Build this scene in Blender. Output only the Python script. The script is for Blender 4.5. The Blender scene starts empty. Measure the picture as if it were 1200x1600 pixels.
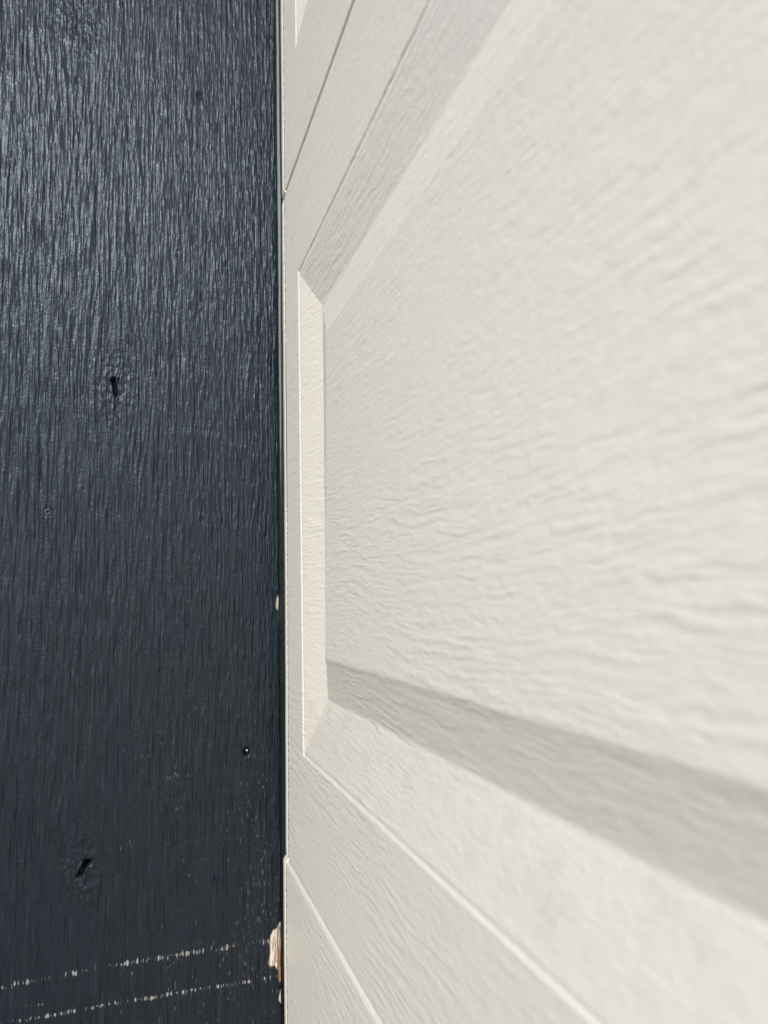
import bpy, math, random
import numpy as np
from mathutils import Matrix, Vector

random.seed(4)
C = bpy.context.scene.collection
R = math.radians

# ------------------------------------------------------------ camera, sky, sun
# metres; X runs along the door to the right, Y goes into the garage, Z is up.
# the door's front is Y = 0, the face of the jamb board is X = 0.
cam_data = bpy.data.cameras.new('camera')
cam = bpy.data.objects.new('camera', cam_data)
C.objects.link(cam)
rot = Matrix(((0.3021149307865274, 0.11280009165136662, 0.9465741956758038),
              (0.9530066613081254, -0.012333973656179005, -0.302698160873482),
              (-0.022469359096144698, 0.9935411478229232, -0.11122551633737883)))
cam.matrix_world = Matrix.Translation((0.636, -0.1106, 0.731)) @ rot.to_4x4()
cam_data.sensor_fit = 'HORIZONTAL'
cam_data.sensor_width = 36.0
cam_data.lens = 36.0
cam_data.clip_start = 0.01
cam_data.clip_end = 500.0
cam_data.dof.use_dof = True
cam_data.dof.focus_distance = 0.56
cam_data.dof.aperture_fstop = 12.0
bpy.context.scene.camera = cam

SUN = Vector((1.4, -1.0, 0.95)).normalized()          # towards the sun
SUN_EL = math.asin(SUN.z)
SUN_AZ = math.atan2(SUN.x, SUN.y)
world = bpy.data.worlds.new('World')
bpy.context.scene.world = world
world.use_nodes = True
wn = world.node_tree.nodes
wl = world.node_tree.links
sky = wn.new('ShaderNodeTexSky')
sky.sky_type = 'NISHITA'
sky.sun_disc = False
sky.sun_elevation = SUN_EL
sky.sun_rotation = SUN_AZ
sky.air_density = 1.0
sky.dust_density = 0.3
sky.ozone_density = 1.6
bg = wn['Background']
bg.inputs['Strength'].default_value = 0.14
wl.new(sky.outputs['Color'], bg.inputs['Color'])
sun_data = bpy.data.lights.new('sun', 'SUN')
sun_data.energy = 2.45
sun_data.angle = R(0.55)
sun_data.color = (1.0, 0.965, 0.915)
sun = bpy.data.objects.new('sun', sun_data)
sun.rotation_euler = SUN.to_track_quat('Z', 'Y').to_euler()
sun.location = (3, -2, 3)
C.objects.link(sun)
vs = bpy.context.scene.view_settings
vs.view_transform = 'Standard'
vs.look = 'None'
vs.exposure = 0.56
vs.gamma = 1.0
vs.use_curve_mapping = False


# ------------------------------------------------------------ helpers
def empty(name, loc=(0, 0, 0)):
    o = bpy.data.objects.new(name, None)
    o.location = loc
    C.objects.link(o)
    return o


def tag(o, label=None, cat=None, group=None, kind=None):
    for k, v in (('label', label), ('category', cat), ('group', group), ('kind', kind)):
        if v:
            o[k] = v
    return o


def obj(name, verts, faces, mat, parent=None, smooth=True):
    me = bpy.data.meshes.new(name)
    me.from_pydata([tuple(v) for v in verts], [], faces)
    me.update()
    if smooth:
        me.polygons.foreach_set('use_smooth', [True] * len(me.polygons))
    me.materials.append(mat)
    o = bpy.data.objects.new(name, me)
    C.objects.link(o)
    if parent:
        o.parent = parent
    return o


def box(x0, x1, y0, y1, z0, z1):
    v = [(x, y, z) for x in (x0, x1) for y in (y0, y1) for z in (z0, z1)]
    f = [(0, 1, 3, 2), (4, 6, 7, 5), (0, 4, 5, 1), (2, 3, 7, 6), (0, 2, 6, 4), (1, 5, 7, 3)]
    return v, f


class Graph:
    """small shader graph builder"""

    def __init__(self, name):
        self.m = bpy.data.materials.new(name)
        self.m.use_nodes = True
        self.n = self.m.node_tree.nodes
        self.l = self.m.node_tree.links
        self.p = self.n['Principled BSDF']

    def put(self, sock, v):
        if isinstance(v, bpy.types.NodeSocket):
            self.l.new(v, sock)
        elif v is not None:
            sock.default_value = v

    def math(self, op, a, b=None, c=None, clamp=False):
        n = self.n.new('ShaderNodeMath')
        n.operation = op
        n.use_clamp = clamp
        for i, v in enumerate((a, b, c)):
            if v is not None:
                self.put(n.inputs[i], v)
        return n.outputs[0]

    def pos(self):
        g = self.n.new('ShaderNodeNewGeometry')
        s = self.n.new('ShaderNodeSeparateXYZ')
        self.l.new(g.outputs['Position'], s.inputs[0])
        return s.outputs

    def vec(self, x, y, z=0.0):
        c = self.n.new('ShaderNodeCombineXYZ')
        for i, v in enumerate((x, y, z)):
            self.put(c.inputs[i], v)
        return c.outputs[0]

    def noise(self, v, scale=1.0, detail=0.0, rough=0.5, dist=0.0):
        n = self.n.new('ShaderNodeTexNoise')
        self.l.new(v, n.inputs['Vector'])
        n.inputs['Scale'].default_value = scale
        n.inputs['Detail'].default_value = detail
        n.inputs['Roughness'].default_value = rough
        n.inputs['Distortion'].default_value = dist
        return n.outputs['Fac']

    def ramp(self, v, a, b, lo=0.0, hi=1.0):
        n = self.n.new('ShaderNodeMapRange')
        n.interpolation_type = 'SMOOTHSTEP'
        self.put(n.inputs[0], v)
        for i, q in enumerate((a, b, lo, hi)):
            n.inputs[i + 1].default_value = q
        return n.outputs[0]

    def mix(self, f, a, b):
        n = self.n.new('ShaderNodeMix')
        n.data_type = 'RGBA'
        self.put(n.inputs['Factor'], f)
        for s, v in (('A', a), ('B', b)):
            k = [i for i in n.inputs if i.name == s and i.type == 'RGBA'][0]
            self.put(k, v if isinstance(v, bpy.types.NodeSocket) else (*v, 1.0))
        return [o for o in n.outputs if o.type == 'RGBA'][0]

    def attr(self, name):
        n = self.n.new('ShaderNodeAttribute')
        n.attribute_name = name
        return n.outputs['Fac']

    def bump(self, h, dist, strength=1.0, normal=None):
        n = self.n.new('ShaderNodeBump')
        n.inputs['Strength'].default_value = strength
        n.inputs['Distance'].default_value = dist
        self.put(n.inputs['Height'], h)
        if normal is not None:
            self.put(n.inputs['Normal'], normal)
        return n.outputs[0]

    def out(self, color=None, rough=None, normal=None, spec=None, metal=None):
        for s, v in (('Base Color', color), ('Roughness', rough), ('Normal', normal),
                     ('Specular IOR Level', spec), ('Metallic', metal)):
            if isinstance(v, tuple):
                v = (*v, 1.0)
            self.put(self.p.inputs[s], v)
        return self.m


# ------------------------------------------------------------ materials
def door_paint(embossed=True):
    g = Graph('embossed_door_paint' if embossed else 'smooth_door_paint')
    x, y, z = g.pos()
    xz = g.vec(x, g.math('MULTIPLY', z, 1.0), 0.0)
    stain = g.noise(g.vec(g.math('MULTIPLY', x, 48.0), g.math('MULTIPLY', z, 60.0), y), 1.0, 5.0, 0.65)
    # dust has settled in blotches on the ledge of the lower bevel
    ledge = g.math('MULTIPLY', g.math('MULTIPLY', g.ramp(z, 0.624, 0.634), g.ramp(z, 0.666, 0.660)), g.ramp(y, 0.0005, 0.0014))
    blot = g.math('ADD', g.ramp(stain, 0.50, 0.78, 0.0, 0.30), g.math('MULTIPLY', ledge, g.ramp(stain, 0.40, 0.68, 0.12, 0.50)))
    col = g.mix(blot, (0.765, 0.684, 0.572), (0.67, 0.585, 0.485))
    if not embossed:
        return g.out(col, 0.38, None, 0.5)
    def n2(fx, fz, zz, off, det=0.6, rough=0.5):
        return g.noise(g.vec(g.math('MULTIPLY', x, fx), g.math('MULTIPLY', zz, fz), off), 1.0, det, rough)
    zw = z
    for fx, fz, off, amp in ((4.0, 9.0, 3.1, 0.020), (19.0, 38.0, 5.9, 0.0070), (95.0, 130.0, 7.7, 0.0036)):
        w = n2(fx, fz, z, off)
        zw = g.math('ADD', zw, g.math('MULTIPLY', g.math('SUBTRACT', w, 0.5), amp))
    ra = g.ramp(n2(34.0, 330.0, zw, 1.3), 0.34, 0.66)
    rb = g.ramp(n2(44.0, 620.0, zw, 5.3), 0.38, 0.62)
    mask = g.ramp(n2(9.0, 21.0, z, 9.4, 2.0), 0.40, 0.60, 0.22, 1.0)
    bev = g.math('MULTIPLY', g.math('MULTIPLY', g.ramp(z, 0.623, 0.630), g.ramp(z, 0.664, 0.660)), g.ramp(y, 0.0005, 0.0012))
    mask = g.math('MULTIPLY', mask, g.math('SUBTRACT', 1.0, g.math('MULTIPLY', bev, 0.8)))
    fine = g.ramp(n2(7.0, 15.0, z, 21.7, 1.0), 0.40, 0.60, 0.25, 0.9)
    lea = n2(520.0, 520.0, g.math('ADD', z, y), 4.4, 2.5, 0.6)
    lump = n2(150.0, 300.0, zw, 14.4, 1.0)
    grain = g.math('ADD', g.math('MULTIPLY', ra, mask), g.math('MULTIPLY', rb, g.math('MULTIPLY', fine, 0.6)))
    h = g.math('ADD', grain, g.math('MULTIPLY', lea, 1.15))
    h = g.math('ADD', h, g.math('MULTIPLY', lump, 1.35))
    nrm = g.bump(h, 0.00020)
    return g.out(col, 0.36, nrm, 0.5)


def jamb_paint():
    g = Graph('dark_navy_paint')
    x, y, z = g.pos()
    tint = g.noise(g.vec(g.math('MULTIPLY', y, 60.0), g.math('MULTIPLY', z, 9.0), 2.0), 1.0, 3.0, 0.6)
    base = g.mix(g.math('MULTIPLY', g.ramp(tint, 0.40, 0.62), g.math('ADD', 0.12, g.attr('speck'))), (0.0112, 0.0142, 0.0196), (0.0120, 0.0130, 0.0145))
    streak = g.noise(g.vec(g.math('MULTIPLY', y, 760.0), g.math('MULTIPLY', z, 26.0), 5.5), 1.0, 2.0, 0.6)
    base = g.mix(g.ramp(streak, 0.52, 0.72, 0.0, 0.75), base, (0.0225, 0.0260, 0.0325))
    slit = g.noise(g.vec(g.math('MULTIPLY', y, 800.0), g.math('MULTIPLY', z, 90.0), 0.7), 1.0, 1.0, 0.5)
    ragged = g.noise(g.vec(g.math('MULTIPLY', y, 1500.0), g.math('MULTIPLY', z, 800.0), 3.7), 1.0, 2.0, 0.6)
    mark = g.math('ADD', g.math('ADD', slit, g.math('MULTIPLY', ragged, 0.40)), g.math('MULTIPLY', g.attr('rub'), 0.50))
    wear = g.ramp(mark, 1.13, 1.30, 0.0, 0.55)
    dot = g.noise(g.vec(g.math('MULTIPLY', y, 1250.0), g.math('MULTIPLY', z, 200.0), 8.7), 1.0, 1.0, 0.5)
    spk = g.ramp(g.math('ADD', dot, g.math('MULTIPLY', g.attr('speck'), 0.20)), 0.82, 0.92, 0.0, 0.20)
    wear = g.math('MAXIMUM', wear, spk)
    bare = g.ramp(g.math('ADD', g.attr('bare'), g.math('MULTIPLY', g.math('SUBTRACT', ragged, 0.5), 1.1)), 0.48, 0.56)
    fib = g.noise(g.vec(g.math('MULTIPLY', y, 1500.0), g.math('MULTIPLY', z, 60.0), 2.0), 1.0, 2.0, 0.6)
    primer = g.mix(fib, (0.30, 0.28, 0.24), (0.70, 0.67, 0.60))
    wood = g.mix(g.ramp(fib, 0.40, 0.58), (0.36, 0.26, 0.18), (0.78, 0.69, 0.58))
    amber = g.ramp(g.math('ADD', y, g.math('MULTIPLY', fib, 0.0016)), -0.0034, -0.0022)
    wood = g.mix(g.math('MULTIPLY', amber, g.math('MULTIPLY', g.ramp(z, 0.463, 0.456), g.ramp(z, 0.428, 0.434))), wood, (0.30, 0.165, 0.080))
    col = g.mix(wear, base, primer)
    col = g.mix(bare, col, wood)
    f1 = g.noise(g.vec(g.math('MULTIPLY', y, 780.0), g.math('MULTIPLY', z, 40.0), 0.0), 1.0, 2.0, 0.6)
    f3 = g.ramp(g.noise(g.vec(g.math('MULTIPLY', y, 430.0), g.math('MULTIPLY', z, 22.0), 6.0), 1.0, 1.0, 0.5), 0.30, 0.46)
    f2 = g.noise(g.vec(g.math('MULTIPLY', y, 520.0), g.math('MULTIPLY', z, 420.0), 4.0), 1.0, 2.0, 0.6)
    hh = g.math('ADD', g.math('ADD', f1, g.math('MULTIPLY', f3, 0.9)), g.math('MULTIPLY', f2, 0.5))
    nrm = g.bump(hh, 0.00060)
    dry = g.math('MAXIMUM', wear, bare)
    rough = g.math('ADD', 0.34, g.math('MULTIPLY', dry, 0.4))
    g.p.inputs['Specular Tint'].default_value = (0.76, 0.87, 1.0, 1.0)
    return g.out(col, rough, nrm, 0.36)


def seal_vinyl():
    g = Graph('grey_green_vinyl')
    x, y, z = g.pos()
    d = g.noise(g.vec(g.math('MULTIPLY', y, 400.0), g.math('MULTIPLY', z, 14.0), 0.0), 1.0, 3.0, 0.6)
    return g.out(g.mix(g.ramp(d, 0.4, 0.75), (0.235, 0.285, 0.255), (0.19, 0.235, 0.21)), 0.45, None, 0.5)


def plain(name, col, rough=0.6, metal=0.0, nscale=0.0):
    g = Graph(name)
    x, y, z = g.pos()
    d = g.noise(g.vec(x, y, z), nscale or 40.0, 4.0, 0.6)
    dark = tuple(c * 0.72 for c in col)
    n = g.bump(d, 0.0004)
    return g.out(g.mix(d, dark, tuple(min(1.0, c * 1.2) for c in col)), rough, n, 0.5, metal)


M_DOOR = door_paint(True)
M_CAP = door_paint(False)
M_JAMB = jamb_paint()
M_SEAL = seal_vinyl()
def seam_dirt():
    g = Graph('seam_dirt')
    x, y, z = g.pos()
    d = g.noise(g.vec(0.0, 3.0, g.math('MULTIPLY', z, 260.0)), 1.0, 3.0, 0.7)
    crack = g.math('MULTIPLY', g.ramp(z, 0.795, 0.82), g.ramp(z, 0.945, 0.90))
    d = g.math('SUBTRACT', d, g.math('MULTIPLY', crack, 0.35))
    return g.out(g.mix(g.ramp(d, 0.40, 0.58), (0.050, 0.034, 0.026), (0.56, 0.50, 0.42)), 0.8, None, 0.3)


M_DIRT = seam_dirt()
M_WOOD = plain('splintered_wood', (0.66, 0.55, 0.43), 0.7, 0.0, 500.0)
M_BROWN = plain('weathered_brown_wood', (0.36, 0.16, 0.05), 0.7, 0.0, 500.0)
M_SCREW = plain('painted_screw', (0.016, 0.020, 0.028), 0.40, 0.0, 900.0)
M_STEEL = plain('bare_steel', (0.55, 0.54, 0.52), 0.35, 0.8, 900.0)
M_GROUND = plain('worn_asphalt_ground', (0.125, 0.117, 0.105), 0.9, 0.0, 30.0)

# ------------------------------------------------------------ ground
v, f = [(-120, -120, 0), (120, -120, 0), (120, 120, 0), (-120, 120, 0)], [(0, 1, 2, 3)]
tag(obj('ground', v, f, M_GROUND, None, False), kind='structure')

# ------------------------------------------------------------ garage door
door = tag(empty('garage_door', (1.24, 0, 0)), kind='thing', label=
           'off white steel sectional garage door with wood grain embossed recessed panels', cat='garage door')

DOOR_W = 2.44
SEC_H = 0.533
HEM = 0.0405                       # where the embossed sheet starts behind the end cap
CAP_L = 0.0233
PANEL_X = [(0.0913, 1.178), (1.270, 2.357)]
# (inset from the panel's outline, depth behind the door's front)
PROFILE = [(0.0000, 0.0000), (0.0003, 0.0001), (0.0012, 0.0008), (0.0016, 0.0009), (0.0034, 0.0006),
           (0.0045, 0.0007), (0.0055, 0.00088), (0.0416, 0.00825), (0.0424, 0.00838), (0.0431, 0.00840),
           (0.0438, 0.00828), (0.0448, 0.00800), (0.0684, 0.00150), (0.0690, 0.00128),
           (0.0714, 0.00020), (0.0720, 0.00005), (0.0730, 0.0), (0.0740, 0.0)]


def raised_panel(parent, x0, x1, z0, z1):
    verts, faces = [], []
    for i, (q, d) in enumerate(PROFILE):
        # the raised field leans back a few millimetres at the top
        dt = d + (0.0036 * (1.0 - d / 0.0084) if q > 0.0437 else 0.0)
        verts += [(x0 + q, d, z0 + q), (x1 - q, d, z0 + q), (x1 - q, dt, z1 - q), (x0 + q, dt, z1 - q)]
        if i:
            a, b = 4 * (i - 1), 4 * i
            for k in range(4):
                n = (k + 1) % 4
                faces.append((a + k, a + n, b + n, b + k))
    # separate corners so that the mitres stay crisp
    V, F = [], []
    for fc in faces:
        F.append(tuple(range(len(V), len(V) + 4)))
        V += [verts[i] for i in fc]
    # merge again along each side only
    side_v, side_f, key = [], [], {}
    for n, fc in enumerate(faces):
        s = n % 4
        idx = []
        for i in fc:
            k = (s, i)
            if k not in key:
                key[k] = len(side_v)
                side_v.append(verts[i])
            idx.append(key[k])
        side_f.append(tuple(idx))
    b = len(side_v)
    side_v += verts[-4:]
    side_f.append((b, b + 1, b + 2, b + 3))
    return obj('raised_panel', side_v, side_f, M_DOOR, parent)


def bow(z):
    # the end of the sections is not quite plumb near the bottom
    t = min(1.0, max(0.0, (0.78 - z) / 0.30))
    return -0.0065 * t * t * (3 - 2 * t)


def seam(x0, x1, y0, y1, z0, z1):
    V, F, k = [], [], 24
    for j in range(k + 1):
        z = z0 + (z1 - z0) * j / k
        V += [(x0 + bow(z), y1, z), (x0 + bow(z), y0, z), (x1 + bow(z), y0, z), (x1 + bow(z), y1, z)]
        if j:
            b = 4 * j
            F += [(b - 4 + q, b - 4 + (q + 1) % 4, b + (q + 1) % 4, b + q) for q in range(4)]
    return V, F


def door_section(z0, z1, panel, shift):
    """one hinged section: embossed face sheet with rounded lips, panels, end caps"""
    xs = [HEM + shift] + [p + 0.0 for q in PANEL_X for p in q] + [DOOR_W + 0.02]
    if panel:
        zs = [panel[0], panel[1]]
    else:
        zs = []
    # profile up the face: lower lip, face, upper lip  (y, z)
    gap = 0.00014
    lo = [(0.045, z0 + gap), (0.003, z0 + gap), (0.0014, z0 + gap), (0.0006, z0 + gap + 0.0003), (0.0001, z0 + gap + 0.0008), (0.0, z0 + gap + 0.0016)]
    r = 0.0050
    hi = [(r * (1 - math.cos(a)), z1 - gap - r + r * math.sin(a)) for a in [R(t) for t in (0, 15, 30, 45, 60, 75, 90)]] + [(0.045, z1 - gap)]
    mid = sorted(set([round(z0 + 0.006 + (SEC_H - 0.014) * t / 14, 5) for t in range(15)] + zs))
    rows = lo + [(0.0, z) for z in mid] + hi
    verts = [(x, y, z) for (y, z) in rows for x in xs]
    nx = len(xs)
    faces = []
    for j in range(len(rows) - 1):
        for i in range(nx - 1):
            if panel and rows[j][0] == 0.0 and panel[0] - 1e-6 <= rows[j][1] and rows[j + 1][1] <= panel[1] + 1e-6 and i in (1, 3):
                continue
            a = j * nx + i
            faces.append((a, a + 1, a + nx + 1, a + nx))
    # back sheet
    b = len(verts)
    verts += [(xs[0], 0.045, z0 + gap), (xs[-1], 0.045, z0 + gap), (xs[-1], 0.045, z1 - gap), (xs[0], 0.045, z1 - gap)]
    faces.append((b + 3, b + 2, b + 1, b))
    verts = [(x + (bow(z) if x < 0.06 else 0.0), y, z) for x, y, z in verts]
    sec = obj('door_section', verts, faces, M_DOOR, door)
    sec.matrix_parent_inverse = Matrix.Translation((-1.24, 0, 0))
    if panel:
        for (a, c) in PANEL_X:
            raised_panel(sec, a, c, panel[0], panel[1])
    # end caps: bent steel, hemmed over the sheet's edge
    for side in (-1, 1):
        hx = HEM + shift - 0.0044
        # (x, y) outline going from the hem round the edge to the back
        pr = [(hx, 0.0030), (hx, 0.0002), (hx - 0.0004, -0.0002), (hx - 0.0012, -0.0003)]
        pr += [(hx - 0.0012 - t, -0.0003 + 7.6 * t * t) for t in (0.003, 0.0055, 0.008, 0.0105, 0.0125)]
        pr += [(hx - 0.0148, 0.0016), (hx - 0.0158, 0.0034), (hx - 0.0162, 0.0065), (hx - 0.0162, 0.0470)]
        if side > 0:
            pr = [(DOOR_W + 0.06 + shift - x, y) for x, y in pr]
        n = len(pr)
        levels = [(z0 + gap + 0.0005, 0.0030), (z0 + gap + 0.0014, 0.0012), (z0 + gap + 0.004, 0.0), (z0 + gap + 0.012, 0.0)]
        k = 24
        for t in range(1, k):
            levels.append((z0 + 0.02 + (SEC_H - 0.04) * t / k, 0.0))
        levels += [(z1 - gap - 0.012, 0.0), (z1 - gap - 0.005, 0.0), (z1 - gap - 0.0020, 0.0014), (z1 - gap - 0.0006, 0.0034)]
        V, F = [], []
        rnd = random.Random(int(z0 * 1000) + side)
        for (z, pull) in levels:
            wob = rnd.uniform(-0.00025, 0.00025)
            for (x, y) in pr:
                V.append((x + wob * 2 + pull * 0.7 * (-1 if False else 1) * (1 if x < 1 else -1), min(0.047, y + pull), z))
        for j in range(len(levels) - 1):
            for i in range(n - 1):
                a = j * n + i
                fc = (a, a + n, a + n + 1, a + 1)
                F.append(fc if side < 0 else fc[::-1])
        F.append(tuple(range(n)) if side < 0 else tuple(range(n))[::-1])
        top = tuple((len(levels) - 1) * n + i for i in range(n))
        F.append(top[::-1] if side < 0 else top)
        V = [(x + (bow(z) if x < 0.06 else 0.0), y, z) for x, y, z in V]
        cap = obj('end_cap', V, F, M_CAP, sec)
        # dirt packed in the hem behind the cap's edge
        if side < 0:
            hv, hf = seam(hx - 0.0002, hx + 0.0050, 0.00015, 0.0042, z0 + 0.004, z1 - 0.004)
            obj('hem_seam', hv, hf, M_DIRT, sec, False)
    return sec


door_section(0.0, SEC_H, None, -0.0105)
door_section(SEC_H, 2 * SEC_H, (0.6222, 0.9764), 0.0)
door_section(2 * SEC_H, 3 * SEC_H, (2 * SEC_H + 0.0912, 2 * SEC_H + 0.4434), 0.0015)
door_section(3 * SEC_H, 4 * SEC_H, (3 * SEC_H + 0.0912, 3 * SEC_H + 0.4434), 0.0)

# ------------------------------------------------------------ jamb board
LAT = {}


def vnoise(u, w, seed):
    """smooth lattice noise, -1..1"""
    if seed not in LAT:
        LAT[seed] = np.random.RandomState(seed).uniform(-1, 1, (512, 512)).astype(np.float32)
    t = LAT[seed]
    iu = np.floor(u).astype(np.int64)
    iw = np.floor(w).astype(np.int64)
    fu = (u - iu).astype(np.float32)
    fw = (w - iw).astype(np.float32)
    fu = fu * fu * fu * (fu * (fu * 6 - 15) + 10)
    fw = fw * fw * (3 - 2 * fw)
    a = t[iu & 511, iw & 511]
    b = t[(iu + 1) & 511, iw & 511]
    c = t[iu & 511, (iw + 1) & 511]
    d = t[(iu + 1) & 511, (iw + 1) & 511]
    return (a * (1 - fu) + b * fu) * (1 - fw) + (c * (1 - fu) + d * fu) * fw


def sstep(a, b, x):
    t = np.clip((x - a) / (b - a), 0, 1)
    return t * t * (3 - 2 * t)


JW = 0.245
ys = np.concatenate([np.arange(-JW, -0.012, 0.00052), np.arange(-0.012, 0.00001, 0.0004)])
zs = np.concatenate([np.arange(0.0, 0.38, 0.02), np.arange(0.38, 1.32, 0.0016), np.arange(1.32, 2.301, 0.02)])
Y, Z = np.meshgrid(ys, zs)

# grain runs round the knots
KNOTS = [(-0.1318, 0.9040, 0.010), (-0.1497, 0.5366, 0.010), (-0.1640, 1.2150, 0.012)]
G = Y.copy()
swirl = np.zeros_like(Y)
for (ky, kz, kr) in KNOTS:
    dy, dz = Y - ky, Z - kz
    e = np.exp(-(dy * dy / (2.2 * kr) ** 2 + dz * dz / (5.5 * kr) ** 2))
    G = G - dy * 0.62 * e
    swirl = np.maximum(swirl, np.exp(-((dy / (1.5 * kr)) ** 2 + (dz / (2.9 * kr)) ** 2) ** 1.2))
G = G + 0.0016 * vnoise(Y * 14, Z * 3.2, 1) + 0.0006 * vnoise(Y * 70, Z * 22, 2)

right = sstep(-0.150, -0.05, Y)                      # finer, flecked figure towards the door
n1 = vnoise(G / 0.0021, Z / 0.028, 3)
n2 = vnoise(G / 0.0013, Z / 0.014, 4)
n3 = vnoise(G / 0.0042, Z / 0.070, 5)
n4 = vnoise(G / 0.0013 + 31.7, Z / 0.0085, 6)
n5 = vnoise(G / 0.0031 + 7.3, Z / 0.030, 12)
paint = vnoise(Y / 0.0017, Z / 0.0026, 7)
ridge = 1 - np.abs(n5 + 0.35 * n2) * 1.6                # narrow raised crests of the late wood
fleck = np.clip(n4 - 0.34, 0, 1) * 2.2
H = (1 - 0.60 * right) * (0.00020 * n1 + 0.00014 * n3 + 0.00020 * ridge) + (0.00017 - 0.00008 * right) * n2
H += (0.30 + 0.70 * right) * 0.00024 * fleck
H += 0.00004 * paint
H *= 1.5
# wrinkled paint over the knots
wr = vnoise(Y / 0.0021 + 0.5 * n1, Z / 0.0023, 8) + 0.6 * vnoise(Y / 0.0012, Z / 0.0014, 9)
H = H * (1 - 0.5 * swirl) + swirl * 0.00055 * wr
# a long straight crack line beside the flecks and some paint edges
for cy, w_, dep in ((-0.0445, 0.0006, 0.00035), (-0.0905, 0.0006, 0.00018), (-0.0085, 0.0005, 0.0002), (-0.1880, 0.0007, 0.00025)):
    H += dep * np.exp(-((Y - cy - 0.0008 * vnoise(Z * 9, Z * 0 + cy * 100, 10)) / w_) ** 2)
# knot holes
HOLES = [((-0.1322, 0.9100), (-0.1302, 0.8985), 0.0016, 0.006), ((-0.1335, 0.9095), (-0.1290, 0.9090), 0.0010, 0.004),
         ((-0.1305, 0.8870), (-0.1296, 0.8868), 0.0008, 0.002),
         ((-0.1455, 0.5405), (-0.1500, 0.5320), 0.0019, 0.008), ((-0.1465, 0.5405), (-0.1425, 0.5412), 0.0010, 0.005)]
for (a, b, r, dep) in HOLES:
    ay, az = a
    by, bz = b
    L2 = (by - ay) ** 2 + (bz - az) ** 2
    t = np.clip(((Y - ay) * (by - ay) + (Z - az) * (bz - az)) / L2, 0, 1)
    d = np.hypot(Y - ay - t * (by - ay), Z - az - t * (bz - az)) + 0.0006 * vnoise(Y / 0.002, Z / 0.003, 11) + 0.0006 * vnoise(Y / 0.0009, Z / 0.0024, 13)
    H -= dep * (1 - sstep(r * 0.55, r * 1.25, d))
    H += 0.0003 * np.exp(-((d - 1.7 * r) / (0.6 * r)) ** 2)
# nail dents
for (dy_, dz_, r, dep) in ((-0.1647, 1.1612, 0.0020, 0.0010), (-0.0659, 1.1657, 0.0032, 0.0016), (-0.0629, 0.7975, 0.0022, 0.0005), (-0.0272, 0.6111, 0.0030, 0.0055)):
    d = np.hypot(Y - dy_, (Z - dz_) * 0.9)
    H -= dep * (1 - sstep(r * 0.55, r * 1.15, d))
    H += 0.00012 * np.exp(-((d - 1.4 * r) / (0.35 * r)) ** 2)
# flat seat under the painted screw
d = np.hypot(Y + 0.178, Z - 0.8024)
H = H * sstep(0.0025, 0.0045, d) - 0.0006 * (1 - sstep(0.0025, 0.004, d))

# wear: two rubbed lines where the bottom rail was dragged, worn spots on the raised grain
line1 = np.exp(-((Z - 0.4655 + 0.0022 * sstep(-0.12, -0.2, Y) - 0.0006 * vnoise(Y / 0.01, Y * 0, 20)) / 0.0032) ** 2)
line2 = np.exp(-((Z - 0.4386 - 0.0004 * vnoise(Y / 0.012, Y * 0, 21)) / 0.0024) ** 2)
line3 = np.exp(-((Z - 0.4466) / 0.0018) ** 2) * sstep(-0.155, -0.165, Y) * 0.66
patch1 = 0.66 + 0.34 * sstep(-0.5, 0.4, vnoise(Y / 0.011, Z * 0, 30))
patch2 = 0.76 + 0.24 * sstep(-0.6, 0.2, vnoise(Y / 0.013, Z * 0, 31))
rub = np.maximum(np.maximum(line1 * patch1, line2 * patch2), line3)
speck = sstep(0.86, 0.50, Z) * sstep(-0.18, -0.08, Y) * (0.55 + 0.45 * sstep(-0.6, 0.6, vnoise(Y / 0.02, Z / 0.05, 25)))
speck = np.clip(speck, 0, 1)


# bare wood where the arris is knocked off
def chip(cy, cz, wy, wz, seed):
    e = ((Y - cy) / (wy * (1 + 0.35 * vnoise(Z / 0.006, Z * 0 + seed, 27)))) ** 2 + ((Z - cz) / wz) ** 2
    return 1 - sstep(0.55, 1.35, e + 0.25 * vnoise(Y / 0.0015, Z / 0.012, 28))


bare = np.zeros_like(Y)
for args in ((-0.0006, 0.7290, 0.0024, 0.0075, 3), (-0.0002, 0.7170, 0.0012, 0.005, 4), (-0.0010, 0.4235, 0.0016, 0.0060, 5)):
    bare = np.maximum(bare, chip(*args))
cz = [0.4325, 0.4330, 0.436, 0.443, 0.446, 0.4466, 0.448, 0.455, 0.465, 0.472, 0.4735, 0.4778, 0.4790]
cy = [0.0030, -0.0020, -0.0032, -0.0040, -0.0058, -0.0094, -0.0100, -0.0098, -0.0086, -0.0080, -0.0050, -0.0020, 0.0030]
left = np.interp(Z, cz, cy, left=0.01, right=0.01) + 0.0010 * vnoise(Y / 0.0009, Z / 0.006, 33)
bare = np.maximum(bare, sstep(-0.0006, 0.0010, Y - left))
H -= sstep(0.35, 0.65, bare) * (0.0012 + 0.0006 * (n2 + n1))

# rounded arris at the door side
q = np.clip((Y + 0.0016) / 0.0016, 0, 1)
H -= 0.0016 * (1 - np.sqrt(np.clip(1 - q * q, 0, 1)))

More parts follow.
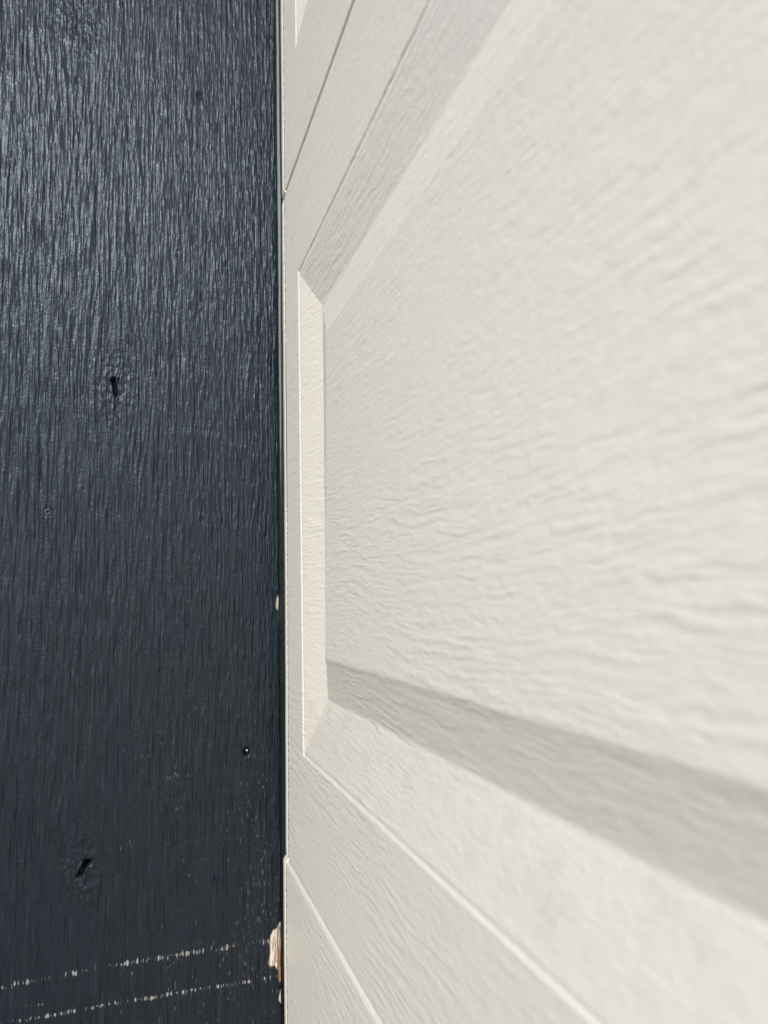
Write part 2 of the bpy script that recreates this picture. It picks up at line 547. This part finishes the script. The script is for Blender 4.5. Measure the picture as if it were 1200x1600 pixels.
ny, nz = len(ys), len(zs)
front = np.stack([H, Y, Z], -1).reshape(-1, 3)
sideR = np.stack([np.full(nz, -0.020), np.zeros(nz), zs], -1)
sideL = np.stack([np.full(nz, -0.020), np.full(nz, -JW), zs], -1)
allv = np.concatenate([front, sideR, sideL])
idx = np.arange(nz * ny).reshape(nz, ny)
quads = np.stack([idx[:-1, :-1], idx[:-1, 1:], idx[1:, 1:], idx[1:, :-1]], -1).reshape(-1, 4)
rR = nz * ny + np.arange(nz)
rL = rR + nz
qR = np.stack([idx[:-1, -1], rR[:-1], rR[1:], idx[1:, -1]], -1)
qL = np.stack([rL[:-1], idx[:-1, 0], idx[1:, 0], rL[1:]], -1)
qB = np.stack([rR[:-1], rL[:-1], rL[1:], rR[1:]], -1)
allq = np.concatenate([quads, qR, qL, qB]).astype(np.int32)
me = bpy.data.meshes.new('board')
me.vertices.add(len(allv))
me.vertices.foreach_set('co', allv.astype(np.float32).ravel())
me.loops.add(len(allq) * 4)
me.loops.foreach_set('vertex_index', allq.ravel())
me.polygons.add(len(allq))
me.polygons.foreach_set('loop_start', np.arange(len(allq), dtype=np.int32) * 4)
me.polygons.foreach_set('loop_total', np.full(len(allq), 4, np.int32))
sm = np.zeros(len(allq), bool)
sm[:len(quads)] = True
me.polygons.foreach_set('use_smooth', sm)
me.update(calc_edges=True)
me.validate()
for nm, arr in (('rub', rub), ('speck', speck), ('bare', bare)):
    at = me.attributes.new(nm, 'FLOAT', 'POINT')
    full = np.zeros(len(allv), np.float32)
    full[:nz * ny] = arr.ravel()
    at.data.foreach_set('value', full)
me.materials.append(M_JAMB)
jamb = tag(empty('door_jamb', (0, -0.12, 0)), kind='thing',
           label='dark navy painted rough sawn timber jamb board beside the off white garage door', cat='door jamb')
board = bpy.data.objects.new('board', me)
C.objects.link(board)
board.parent = jamb
board.matrix_parent_inverse = Matrix.Translation((0, 0.12, 0))


def jpart(name, V, F, mat, smooth=True):
    o = obj(name, V, F, mat, jamb, smooth)
    o.matrix_parent_inverse = Matrix.Translation((0, 0.12, 0))
    return o


# painted screw head: dished ring with a socket
def screw(cy, cz, r):
    pr = [(-0.0016, r), (0.0002, r), (0.0004, r * 0.88), (0.00042, r * 0.45), (0.0003, r * 0.36), (-0.0008, r * 0.25), (-0.0012, 0.0002)]
    V, F, n = [], [], 20
    for (x, rr) in pr:
        for k in range(n):
            a = 2 * math.pi * k / n
            V.append((x, cy + rr * math.cos(a), cz + rr * math.sin(a)))
    for j in range(len(pr) - 1):
        for k in range(n):
            a, b = j * n + k, j * n + (k + 1) % n
            F.append((a, b, b + n, a + n))
    F.append(tuple((len(pr) - 1) * n + k for k in range(n)))
    return jpart('screw_head', V, F, M_SCREW)


screw(-0.178, 0.8024, 0.0029)
# the nail left in the open hole
V, F = [], []
n = 10
for (x, rr) in ((-0.0058, 0.0011), (-0.0022, 0.0011), (-0.0017, 0.0009), (-0.0016, 0.0002)):
    for k in range(n):
        a = 2 * math.pi * k / n
        V.append((x, -0.0272 + 0.0007 + rr * math.cos(a), 0.6111 + 0.0009 + rr * math.sin(a)))
for j in range(3):
    for k in range(n):
        a, b = j * n + k, j * n + (k + 1) % n
        F.append((a, b, b + n, a + n))
F.append(tuple(3 * n + k for k in range(n)))
jpart('nail', V, F, M_STEEL)

# splinters standing in the knocked off arris
rs = random.Random(9)
for i in range(11):
    cy = -0.0082 + 0.0072 * i / 10 + rs.uniform(-0.0004, 0.0004)
    zl = 0.4440 + rs.uniform(-0.002, 0.006) + (0.003 if i < 3 else 0.0)
    zh = 0.4660 + rs.uniform(-0.004, 0.008) + (0.004 if i > 6 else 0.0)
    w = rs.uniform(0.0004, 0.0009)
    d0 = -0.0012 + rs.uniform(0.0, 0.0009)
    V, F = [], []
    for t in range(6):
        u = t / 5
        ww = w * (math.sin(math.pi * min(max(u, 0.05), 0.95)) ** 0.5) * rs.uniform(0.75, 1.1)
        z = zl + (zh - zl) * u
        oy = cy + rs.uniform(-0.00025, 0.00025)
        V += [(d0 - 0.0015, oy - ww, z), (d0 + rs.uniform(0, 0.0004), oy, z), (d0 - 0.0015, oy + ww, z)]
        if t:
            b = 3 * t
            F += [(b - 3, b - 2, b + 1, b), (b - 2, b - 1, b + 2, b + 1)]
    jpart('splinter', V, F, M_BROWN if i in (8, 9) else M_WOOD)

# ------------------------------------------------------------ weather seal behind the board
# a vinyl strip tucked behind the board's edge; it sits deeper towards the bottom
V, F = [], []
zl = np.linspace(0.0, 2.13, 60)
rs = random.Random(5)
for z in zl:
    dx = -0.0018 - 0.0065 * float(sstep(0.98, 0.60, np.array(z))) + rs.uniform(-0.0001, 0.0001)
    dx -= 0.0008 if z < 1.049 else 0.0
    for (x, y) in ((dx - 0.006, -0.018), (dx, -0.017), (dx, 0.0034), (dx - 0.0008, 0.0043), (dx - 0.0032, 0.0048), (dx - 0.004, 0.060), (dx - 0.012, 0.060)):
        V.append((x if y > -0.01 else x - 0.021, y + (0.0 if y < 0 else 0.00035 * math.sin(z * 13.0) + 0.0002 * math.sin(z * 37.0)), float(z)))
n = 7
for j in range(len(zl) - 1):
    for i in range(n - 1):
        a = j * n + i
        F.append((a, a + 1, a + n + 1, a + n))
seal = obj('weather_seal', V, F, M_SEAL, None, False)
tag(seal, 'narrow grey green vinyl weather strip in the gap between dark board and door', 'weather strip')

# added black strip painting the gap's shade between the seal and the door's end
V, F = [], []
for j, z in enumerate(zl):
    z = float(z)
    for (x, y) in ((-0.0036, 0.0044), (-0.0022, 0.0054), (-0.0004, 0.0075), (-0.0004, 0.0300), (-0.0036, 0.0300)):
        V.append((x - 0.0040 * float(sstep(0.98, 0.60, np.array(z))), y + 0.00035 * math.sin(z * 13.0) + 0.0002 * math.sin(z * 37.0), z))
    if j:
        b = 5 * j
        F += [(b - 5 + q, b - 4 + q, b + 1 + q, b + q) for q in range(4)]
lip = obj('gap_shade_strip', V, F, plain('gap_shade_black', (0.012, 0.012, 0.012), 0.7, 0.0, 200.0), seal)
